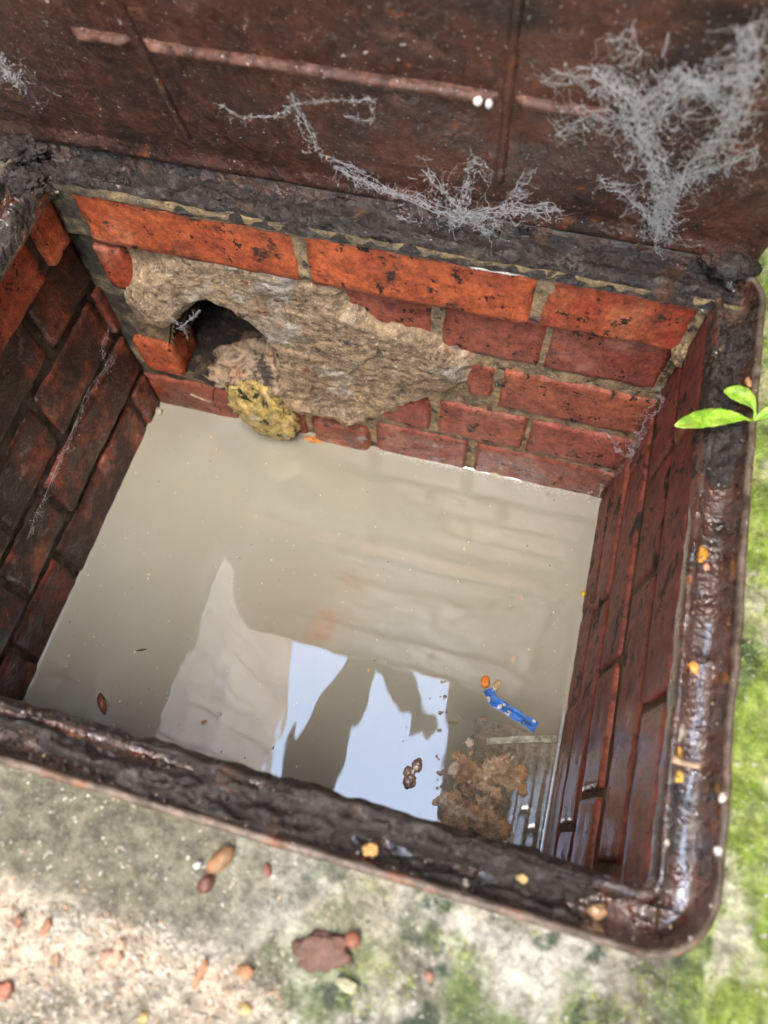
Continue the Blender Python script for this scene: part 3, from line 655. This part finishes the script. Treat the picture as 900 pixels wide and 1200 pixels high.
for px in [(-0.0041, 0.1724), (0.0022, 0.1541), (0.0036, 0.1398), (0.0060, 0.1211), (0.0104, 0.0939), (0.0172, 0.0773), (0.0194, 0.0642), (0.0168, 0.1335), (0.0255, 0.1387), (0.0605, 0.0933), (0.0757, 0.0837)]:
    for k in range(3):
        a = random.random() * 6.28; d = random.random() * .006; r = random.uniform(.0008, .0024)
        v, f = lump((px[0] + math.cos(a) * d, px[1] + math.sin(a) * d, 0), (r, r, r * .6), 2, .1, 2, k); mb.add(v, f)
tag(mb.build('bubbles', m_foam), 'cluster of small bubbles along the edge of the sky reflection', 'bubbles', kind='stuff')
mb = MB()
for k in range(380):
    x = random.uniform(XL + .01, XR - .01); y = random.uniform(.03, YF - .01); r = random.choice((.0003, .0004, .0005, .0009))
    v, f = lump((x, y, .0002), (r, r * random.uniform(.7, 2), r * .5), 1, .2, 2, k); mb.add(v, f, random.choice(((.75, .72, .65), (.7, .66, .6), (.15, .1, .07))))
for k in range(420):       # scum hugging the waterline under the far wall and in the corners
    x = random.triangular(-.2, .135, .08); y = YF - abs(random.gauss(0, .004)) - .001; r = random.uniform(.0002, .0007)
    v, f = lump((x, y, .0004), (r * 1.6, r, r * .5), 1, .2, 2, k); mb.add(v, f, random.choice(((.8, .78, .72), (.7, .66, .6), (.5, .42, .33))))
tag(mb.build('specks', m_tint), 'pale specks of scum scattered over the water', 'specks', kind='stuff')

# ------------------------------------------------------------------ litter on the frame and the paving
def litter(name, xy, z, size, col, label, cat, rot=0, seed=0, mat=None, amp=.55, group=None): thing_lump(name, (*xy, z), size, col, label, cat, group, mat or m_tint, 3, amp, rot, seed)
litter('orange_petal', (0.1450, 0.2202), .3875, (.0042, .0062, .0007), (.85, .36, .04), 'largest orange petal in the wet frame channel', 'petal', 0, 1)
litter('pink_crumb', (0.1490, 0.2119), .388, (.002, .0028, .0014), (.75, .33, .2), 'tiny pink crumb just below the largest orange petal', 'crumb', 0, 2)
litter('orange_petal', (0.1481, 0.1430), .3872, (.003, .004, .0014), (.8, .36, .08), 'small orange petal half way along the wet channel', 'petal', .4, 3)
litter('grey_seed', (0.1425, 0.1007), .3878, (.0032, .006, .002), (.42, .36, .28), 'grey seed husk lying above the twig in the channel', 'seed', -.1, 4)
litter('orange_petal', (0.1422, 0.0880), .3878, (.0042, .0058, .0007), (.8, .45, .07), 'yellow orange petal tucked beside the twig', 'petal', .2, 5)
litter('orange_petal', (0.1439, 0.0761), .3872, (.0035, .0045, .0007), (.75, .42, .08), 'yellow orange petal just below the twig', 'petal', .9, 6)
mb = MB(); a, b = (0.1387, 0.0836), (0.1545, 0.0834); mb.tube([(a[0], a[1], .3925), ((a[0] + b[0]) / 2, (a[1] + b[1]) / 2, .392), (b[0], b[1], .3935)], [.0019, .0021, .0018], 10, (.6, .4, .26), True); tag(mb.build('twig', m_tint), 'short broken pale twig lying across the channel', 'twig')
litter('pale_seed', (0.1406, 0.0379), .392, (.0016, .0022, .0012), (.65, .58, .45), 'tiny pale seed on the inner lip near the rounded corner', 'seed', 0, 7)
litter('tan_pebble', (0.1085, -0.0065), .3895, (.0055, .004, .003), (.45, .27, .15), 'tan pebble at the end of the mud near the rounded corner', 'pebble', .3, 8, m_tint_wet)
litter('orange_petal', (-0.0201, -0.0094), .3945, (.0045, .0036, .0006), (.8, .45, .14), 'round orange petal on the near mud', 'petal', .3, 9)
litter('orange_petal', (0.0657, -0.0003), .392, (.003, .0035, .0016), (.75, .5, .2), 'small yellowish crumb on the near mud', 'crumb', .3, 19)
litter('pale_seed', (0.0356, -0.0119), .394, (.0018, .0024, .0014), (.7, .64, .52), 'white seed on the near mud between two petals', 'seed', .3, 29)
litter('pale_seed', (.160, .352), .4055, (.0022, .0042, .0016), (.6, .3, .14), 'brown husk on the rim above the seedling', 'husk', .3, 30)
litter('pale_pebble', (0.1644, 0.0679), .404, (.0024, .003, .002), (.8, .76, .66), 'upper of two white pebbles between rim and moss', 'pebble', 0, 10)
litter('pale_pebble', (0.1643, 0.0398), .404, (.0024, .0028, .002), (.78, .74, .62), 'lower of two white pebbles between rim and moss', 'pebble', 0, 11)
lf = tag(empty('brown_seed_pod', (*(-0.1009, -0.0417), .4)), 'brown two part seed pod on the paving in front of the near rim', 'pod')
a, b = (-0.0990, -0.0358), (-0.1026, -0.0491)
v, f = lump((*a, .402), (.0048, .0095, .003), 3, .2, 2, 3, -.55); mesh_obj('wing', v, f, m_tint, lf, True, [(.32, .17, .08)] * len(v))
v, f = lump((*b, .402), (.0042, .0052, .0036), 3, .2, 2, 5, -.4); mesh_obj('head', v, f, m_tint_wet, lf, True, [(.16, .07, .05)] * len(v))
lf = tag(empty('dead_leaf', (*(-0.0283, -0.0608), .4)), 'flat brown dead leaf with a round tip on the near paving', 'leaf')
v, f = lump((*(-0.0310, -0.0628), .4015), (.0155, .0085, .0013), 4, .7, 1.6, 8, .22); mesh_obj('blade', v, f, m_tint, lf, True, [(.15, .07, .045)] * len(v))
v, f = lump((*(-0.0168, -0.0532), .4025), (.0045, .0042, .003), 3, .1, 2, 2); mesh_obj('tip', v, f, m_tint, lf, True, [(.28, .1, .06)] * len(v))
litter('pale_seed', (-0.0141, -0.0741), .402, (.0065, .003, .002), (.42, .4, .24), 'pale green oval seed below the dead leaf', 'seed', -.1, 12)
litter('red_crumb', (-0.0720, -0.0339), .401, (.002, .0036, .0014), (.22, .09, .07), 'dark red crumb right of the brown seed pod', 'crumb', .5, 13)
litter('white_pebble', (-0.1105, -0.0416), .401, (.0022, .0018, .0014), (.85, .85, .82), 'white pebble left of the brown seed pod', 'pebble', .5, 14)
litter('orange_crumb', (-0.0679, -0.0821), .4025, (.0045, .003, .0011), (.46, .22, .1), 'orange crumb between the grit and the dead leaf', 'crumb', .2, 15)
litter('orange_crumb', (-0.0620, -0.0976), .4025, (.0032, .0024, .0012), (.46, .34, .14), 'yellow crumb at the bottom edge under the orange crumb', 'crumb', .2, 16)
litter('orange_chip', (-0.0903, -0.0890), .4025, (.002, .0075, .0015), (.48, .24, .13), 'thin upright orange brick chip on the grit edge', 'chip', -.15, 17)
litter('red_crumb', (0.0261, -0.0592), .401, (.0022, .0025, .0014), (.42, .2, .14), 'pinkish red crumb on the pale mossy paving', 'crumb', .5, 18)
FR = ('tall thin orange brick fragment by the grit edge', 'orange brick fragment left of the tall thin one', 'larger pink orange brick fragment in the middle', 'smaller pale fragment above the pink one', 'yellow fragment at the bottom edge', 'dark red fragment at the left edge', 'pale orange brick fragment between red and pink ones')
for i, (p, s, c) in enumerate((((-0.1790, -0.0907), (.0028, .0055), (.4, .19, .1)), ((-0.1949, -0.0929), (.003, .0045), (.38, .2, .12)), ((-0.1392, -0.0951), (.008, .005), (.46, .28, .19)), ((-0.1370, -0.0888), (.005, .0035), (.5, .33, .22)), ((-0.1119, -0.1155), (.0035, .003), (.5, .38, .16)), ((-0.1879, -0.1236), (.005, .0055), (.4, .15, .09)), ((-0.1675, -0.1040), (.003, .004), (.46, .28, .18)))):
    litter('brick_fragment', p, .4022, (s[0] * .8, s[1] * .8, .0009), c, FR[i] + ' in the pale grit', 'fragment', .3 * i, 40 + i, None, .9, 'orange brick fragments in the grit')
mb = MB(); pal = ((.5, .43, .34), (.45, .38, .29), (.54, .48, .39), (.4, .33, .25), (.58, .53, .46), (.46, .36, .25), (.33, .28, .23), (.5, .32, .2), (.5, .46, .4), (.44, .4, .34))
cnt = 0
while cnt < 8500:
    x, y = random.uniform(-.34, -.02), random.uniform(-.2, -.05); g = pdist(x, y, GRIT)
    if g < -.03 or (g < 0 and random.random() > .12 * math.exp(g / .01) + .02): continue
    cnt += 1; r = random.choice((.0004, .0006, .0006, .0008, .0008, .0011, .0015)); v, f = lump((x, y, gz(x, y) + r * .1), (r * random.uniform(.8, 1.6), r * random.uniform(.6, 1), r * .6), 1, .9, 1.4, cnt, random.random() * 6)
    mb.add(v, f, random.choice(pal))
tag(mb.build('grit', m_tint), 'pale crumbled mortar and grit on the near paving', 'grit', kind='stuff')
mb = MB(); cnt = 0
while cnt < 2600:          # crumbs of dried mud
    q = random.random()
    if q < .55: x, d = random.uniform(-.32, .11), random.uniform(-.002, .026); y = Y0 - d
    elif q < .75: y, d = random.triangular(.27, .44, .40), random.uniform(0, .025); x = X1 + d
    else: x, d = random.triangular(-.47, .14, -.40), random.uniform(0, .026); y = Y1 + d
    if N((x, y, 0), 55, 3) < -.15: continue
    cnt += 1; r = random.choice((.0004, .0005, .0006, .0008, .0013)); v, f = lump((x, y, fprof(max(0, d)) + random.uniform(0, .0045)), (r * random.uniform(.8, 1.6), r, r * .8), 1, .8, 1.4, cnt, random.random() * 6)
    mb.add(v, f, random.choice(((.04, .033, .028), (.06, .05, .045), (.09, .075, .065), (.06, .04, .03), (.12, .1, .085))))
tag(mb.build('mud_crumbs', m_tint), 'crumbs of dark mud clinging to the iron frame', 'mud', kind='stuff')
mb = MB(); cnt = 0
while cnt < 420:           # loose flecks over the frame mud, ledges and paving
    x, y = random.uniform(-.3, .2), random.uniform(-.1, .42)
    if rrect(x, y, 0, .014) > 0 or rrect(x, y, .1, .03) < 0: continue
    cnt += 1; r = random.choice((.0003, .0004, .0005, .0008)); d = -rrect(x, y, 0, .014)
    z = (fprof(d) + .0035 if d < .03 else gz(x, y))
    v, f = lump((x, y, z), (r, r * 1.4, r * .8), 1, .2, 2, cnt); mb.add(v, f, random.choice(((.7, .66, .58), (.55, .4, .25), (.6, .56, .5), (.35, .2, .1))))
tag(mb.build('flecks', m_tint), 'tiny pale flecks and crumbs scattered on mud and paving', 'flecks', kind='stuff')
mb = MB(); cnt = 0
while cnt < 9000:          # moss tufts on the strip beside the frame and in the joints of the paving
    if random.random() < .75: x, y = random.uniform(.169, .26), random.uniform(-.1, .5); ok = fbm((x, y, 0), 22, 3, 3) > (.0 if y < .22 else .14)
    else: x, y = random.uniform(-.02, .19), random.uniform(-.1, -.024); ok = fbm((x, y, 0), 26, 6, 3) > .12
    if not ok: continue
    cnt += 1; z = gz(x, y) - .0005; h = random.uniform(.0012, .0035); a = random.random() * 6.28; w = .0006; lx, ly = random.gauss(0, .001), random.gauss(0, .001)
    c = random.choice(((.26, .34, .05), (.2, .28, .05), (.32, .38, .08), (.14, .2, .04), (.38, .41, .15)))
    mb.add([(x + w * math.cos(a), y + w * math.sin(a), z), (x + w * math.cos(a + 2.1), y + w * math.sin(a + 2.1), z), (x + w * math.cos(a + 4.2), y + w * math.sin(a + 4.2), z), (x + lx, y + ly, z + h)], [(0, 1, 3), (1, 2, 3), (2, 0, 3)], c)
tag(mb.build('moss', m_moss), 'bright green moss on the paving beside the frame', 'moss', kind='stuff')

# ------------------------------------------------------------------ cobwebs
from mathutils.kdtree import KDTree
def web(name, label, skels, fn, n_p, spread, seed, rad=(.00005, .00013), main=3, reach=.016, zmin=.0008):
    """a tangle: knots scattered round a few main threads, each tied to its neighbours by fine curved silk"""
    rnd = random.Random(seed); mb = MB(); knots = []; tot = sum(w * math.dist(a, b) for sk, w in skels for a, b in zip(sk, sk[1:]))
    for sk, wt in skels:
        for k in range(max(1, int(main * wt))):
            o1, o2, ph = rnd.gauss(0, spread * .4), rnd.gauss(0, spread * .4), rnd.random() * 9; pts = []
            for a, b in zip(sk, sk[1:]):
                for i in range(8):
                    t = i / 8; q = [p_ + (r_ - p_) * t for p_, r_ in zip(a, b)]
                    pts.append((q[0] + o1 + spread * .6 * N((q[0], q[1], ph), 110), q[1] + o2 + spread * .6 * N((q[0], q[1], ph), 110, 4), max(zmin, q[2] + spread * .4 * N((q[0], q[1], ph), 60, 8))))
            pts.append(sk[-1]); knots += pts[::2]; mb.tube([fn(*p) for p in pts], [rad[1] * (rnd.uniform(.6, 2.4) if k % 3 == 0 else rnd.uniform(.5, 1.2)) for _ in pts], 3)
        for a, b in zip(sk, sk[1:]):
            for k in range(int(n_p * wt * math.dist(a, b) / tot)):
                t = rnd.random(); s_ = spread * (.25 + 1.3 * rnd.random() ** 2.5)
                q = [p_ + (r_ - p_) * t for p_, r_ in zip(a, b)]; knots.append((q[0] + rnd.gauss(0, s_), q[1] + rnd.gauss(0, s_), max(zmin, q[2] + rnd.gauss(0, s_ * .5))))
    kd = KDTree(len(knots))
    for i, a in enumerate(knots): kd.insert(a, i)
    kd.balance()
    def thread(a, b, r, curl=.25):
        d = math.dist(a, b); ph = rnd.random() * 9; pts = []
        for k in range(7):
            t = k / 6; e = 4 * t * (1 - t) * d
            pts.append((a[0] + (b[0] - a[0]) * t + e * curl * N((t, ph, 0), 2), a[1] + (b[1] - a[1]) * t + e * (curl * N((t, ph, 3), 2) - .08), max(zmin, a[2] + (b[2] - a[2]) * t)))
        mb.tube([fn(*p) for p in pts], r, 3)
    for i, a in enumerate(knots):
        near = [x for x in kd.find_n(a, 14)[1:] if x[2] < reach]; rnd.shuffle(near)
        for co, j, d in near[:rnd.choice((1, 1, 2))]: thread(a, knots[j], rnd.uniform(*rad) * (2.4 if rnd.random() < .07 else .9))
        if rnd.random() < .5:
            r = rnd.choice((.0002, .00025, .0003, .0003, .0004, .0006)); v, f = lump(fn(*a), (r, r, r * 1.5), 1, .5, 2, i); mb.add(v, f)
        if rnd.random() < .06:
            j = rnd.randrange(len(knots))
            if math.dist(a, knots[j]) < reach * 2.5: thread(a, knots[j], rad[0] * .8, .08)
    return tag(mb.build(name, m_web), label, 'cobweb')
def C3(p, h): return (*p, h)
BIG = [([C3((0.0871, -0.0122), .002), C3((0.0737, 0.0275), .008), C3((0.0690, 0.0660), .012), C3((0.0473, 0.1113), .014), C3((0.0269, 0.1460), .012), C3((0.0039, 0.1576), .006)], 1.2),
       ([C3((0.0764, 0.0174), .006), C3((0.0720, 0.0714), .014), C3((0.0789, 0.1183), .02), C3((0.0838, 0.1569), .024), C3((0.0791, 0.1879), .026), C3((0.0686, 0.2207), .028)], 1.0),
       ([C3((0.0726, 0.0271), .008), C3((0.0445, 0.0549), .006), C3((0.0257, 0.0595), .003)], .5),
       ([C3((0.0585, 0.0898), .012), C3((0.0281, 0.1257), .010), C3((0.0062, 0.1175), .006), C3((-0.0096, 0.0971), .003)], .6),
       ([C3((0.0436, 0.1253), .014), C3((0.0510, 0.1600), .016), C3((0.0690, 0.1751), .02), C3((0.0827, 0.1938), .024)], .9),
       ([C3((0.0354, 0.1376), .012), C3((0.0476, 0.1714), .014), C3((0.0676, 0.1661), .02), C3((0.0880, 0.1481), .022)], .7),
       ([C3((0.0787, 0.0862), .012), C3((0.0921, 0.1098), .018), C3((0.1064, 0.1315), .022)], .5),
       ([C3((0.0269, 0.1460), .010), C3((-0.0003, 0.1538), .008), C3((-0.0234, 0.1398), .003)], .3), ([C3((0.0219, 0.1669), .010), C3((0.0138, 0.1880), .008)], .3)]
web('cobweb', 'large dusty white cobweb rising up the right side of the cover', BIG, cv, 4200, .0088, 5, (.00007, .00018), 9, .014)
MID = [([C3((-0.1738, 0.0221), .003), C3((-0.1367, 0.0105), .008), C3((-0.1019, 0.0088), .012), C3((-0.0708, -0.0028), .014), C3((-0.0343, 0.0163), .010), C3((0.0020, 0.0155), .003)], 1.1),
       ([C3((-0.1009, 0.0372), .004), C3((-0.0812, 0.0218), .012), C3((-0.0604, 0.0001), .014), C3((-0.0374, -0.0354), .010)], .7),
       ([C3((-0.1248, -0.0180), .010), C3((-0.0886, -0.0295), .016), C3((-0.0442, -0.0440), .012)], .5), ([C3((-0.0625, 0.0609), .002), C3((-0.0679, 0.0253), .010), C3((-0.0777, -0.0165), .014)], .5), ([C3((-0.0247, 0.0514), .002), C3((-0.0345, 0.0184), .010), C3((-0.0523, -0.0273), .012)], .5)]
web('cobweb', 'white cobweb hanging in the middle where cover meets frame', MID, cv, 1900, .0076, 8, (.00007, .00017), 7, .014)
FAINT = [([C3((-0.2572, 0.0727), .002), C3((-0.2397, 0.0642), .004), C3((-0.2072, 0.0745), .006), C3((-0.1917, 0.0860), .004), C3((-0.1857, 0.0687), .006), C3((-0.1852, 0.0365), .004), C3((-0.1497, 0.0199), .002)], .8),
         ([C3((-0.2055, 0.0816), .004), C3((-0.1741, 0.0960), .006), C3((-0.1333, 0.1079), .008), C3((-0.1390, 0.0829), .006), C3((-0.1577, 0.0832), .004)], .6), ([C3((-0.1917, 0.1004), .003), C3((-0.1926, 0.0759), .006), C3((-0.1930, 0.0490), .003)], .5)]
web('cobweb', 'thin broken cobweb strands under the rib on the left half of the cover', FAINT, cv, 420, .0035, 11, (.00005, .00013), 3, .010)
TL = [([C3((-0.4286, 0.0881), .003), C3((-0.4257, 0.0764), .005), C3((-0.4258, 0.0594), .003)], 1)]
web('cobweb', 'small whitish cobweb smear at the left end of the cover', TL, cv, 420, .009, 12, (.00005, .00012), 2, .012)
fw = lambda x, z, h: Vector((x, YF - h, z))
kw = lambda x, z, h: Vector((x, .425 - h, z))
COR = [([C3((0.1255, 0.2868), .0), C3((0.1373, 0.2558), .004), C3((0.1312, 0.2306), .0), C3((0.1319, 0.1807), .004), C3((0.1451, 0.1091), .0)], 1), ([C3((0.1406, 0.2184), .0), C3((0.1359, 0.1912), .006), C3((0.1308, 0.1620), .006), C3((0.1044, 0.1598), -.02)], 1), ([C3((0.1174, 0.0850), -.02), C3((0.1390, 0.0845), -.01), C3((0.1377, 0.1364), .004)], .8)]
web('cobweb', 'wispy cobweb across the corner of the broken and the wet brick walls', COR, kw, 600, .0062, 15, (.00005, .00012), 2, .012, -.024)
HO = [([C3((-0.3704, 0.2429), .024), C3((-0.3646, 0.2128), .020), C3((-0.3363, 0.2429), .014)], 1), ([C3((-0.3615, 0.2165), .020), C3((-0.3659, 0.1875), .016)], .6)]
web('cobweb', 'little cobweb at the left edge of the hole', HO, fw, 130, .003, 18, (.00005, .00012), 2, .010)
lw = lambda y, z, h: Vector((XL + h, y, z))
LWB = [([C3((0.4149, 0.1452), .003), C3((0.3560, 0.1593), .004), C3((0.2520, 0.1443), .003), C3((0.1820, 0.1371), .003)], 1), ([C3((0.4330, 0.1783), .002), C3((0.4053, 0.1742), .004), C3((0.3970, 0.1525), .003)], .8)]
web('cobweb', 'pale dusty cobweb smeared along a joint of the dark wall', LWB, lw, 260, .0055, 21, (.00004, .0001), 1, .010)
for i, p in enumerate(((-0.0620, 0.1262), (-0.0549, 0.1254))):
    v, f = lump(cv(*p, .012), (.003 - .0006 * i, .003, .0028), 3, .08, 2, i); tag(mesh_obj('egg_sac', v, f, m_egg), ('larger' if i == 0 else 'smaller') + ' of two white egg sacs stuck on the cover rib', 'egg sac')

# ------------------------------------------------------------------ alley buildings and an added tree (seen only mirrored in the water)
A = Vector((-.163, .987, 0)).normalized(); B = Vector((A.y, -A.x, 0))
def abox(o, s0, s1, t0, t1, z0, z1):
    P_ = [o + A * s + B * t + Vector((0, 0, z)) for z in (z0, z1) for s, t in ((s0, t0), (s1, t0), (s1, t1), (s0, t1))]
    return P_, [(3, 2, 1, 0), (4, 5, 6, 7), (0, 1, 5, 4), (1, 2, 6, 5), (2, 3, 7, 6), (3, 0, 4, 7)]
O1 = Vector((-.845, .10, 0))
shed = tag(empty('clad_outhouse', tuple(O1)), 'pale pink timber clad outhouse beside the chamber, mirrored in the water', 'building')
v, f = abox(O1, -2.6, 3.2, -2.0, -.025, .398, 3.62); mesh_obj('wall', v, f, m_houseL, shed, False)
for k in range(40):
    s0 = -2.6 + k * .145; v, f = abox(O1, s0, s0 + .138, -.024, 0, .398, 3.65); mesh_obj('board', v, f, m_houseL, shed, False)
O2 = Vector((.094, .058, 0))
house = tag(empty('brick_house', tuple(O2)), 'low brick house with overhanging eaves beside the mossy strip, mirrored in the water', 'building')
v, f = abox(O2, -2.6, 3.2, .45, 2.4, .398, 1.92); mesh_obj('wall', v, f, m_houseR, house, False)
v, f = abox(O2, -2.7, 3.3, .0, .449, 1.9, 1.94); mesh_obj('soffit', v, f, m_soffit, house, False)
v, f = abox(O2, -2.7, 3.3, .05, 2.4, 1.95, 2.02); mesh_obj('roof', v, f, m_soffit, house, False)
mb = MB(); mb.tube([O2 + A * s + B * .05 + Vector((0, 0, 1.9)) for s in (-2.7, 0, 3.3)], .045, 12); mb.build('gutter', m_soffit, house)
tree = tag(empty('added_tree', (-.45, -1.5, .398)), 'unseen bare tree added to mirror a dark arm-like shape in the water', 'tree')  # added out of view, limb and stub shaped for the dark arm-like reflection
mb = MB()
def rough_tube(pts, rad, n=14, sub=6):
    q = []; r = []
    for i in range(len(pts) - 1):
        for k in range(sub): t = k / sub; q.append(Vector(pts[i]).lerp(Vector(pts[i + 1]), t)); r.append((rad[i] + (rad[i + 1] - rad[i]) * t) * (1 + .10 * N(q[-1], 9)))
    q.append(Vector(pts[-1])); r.append(rad[-1]); m = MB(); m.tube(q, r, n, None, True); return m
rough_tube([(-.45, -1.5, .38), (-.47, -1.45, 1.0), (-.46, -1.3, 1.6), (-.46, -.95, 2.0)], [.2, .17, .15, .14]).build('trunk', m_bark, tree)
rough_tube([(-.46, -1.0, 1.95), (-.45, -.5, 2.15), (-0.4369, 0.0150, 2.2000), (-0.4419, 0.2099, 2.2000), (-0.4103, 0.3900, 2.2000), (-0.3605, 0.5718, 2.2000), (-0.3252, 0.7092, 2.2200), (-0.3052, 0.7997, 2.2500)], [.14, .13, .118, .105, .092, .078, .07, .06]).build('limb', m_bark, tree)
rough_tube([(-0.3344, 0.6878, 2.2200), (-0.2475, 0.6428, 2.2200), (-0.1686, 0.5675, 2.2000), (-0.0977, 0.4865, 2.1800), (-0.0459, 0.4042, 2.1600)], [.06, .058, .05, .046, .056]).build('stub', m_bark, tree)
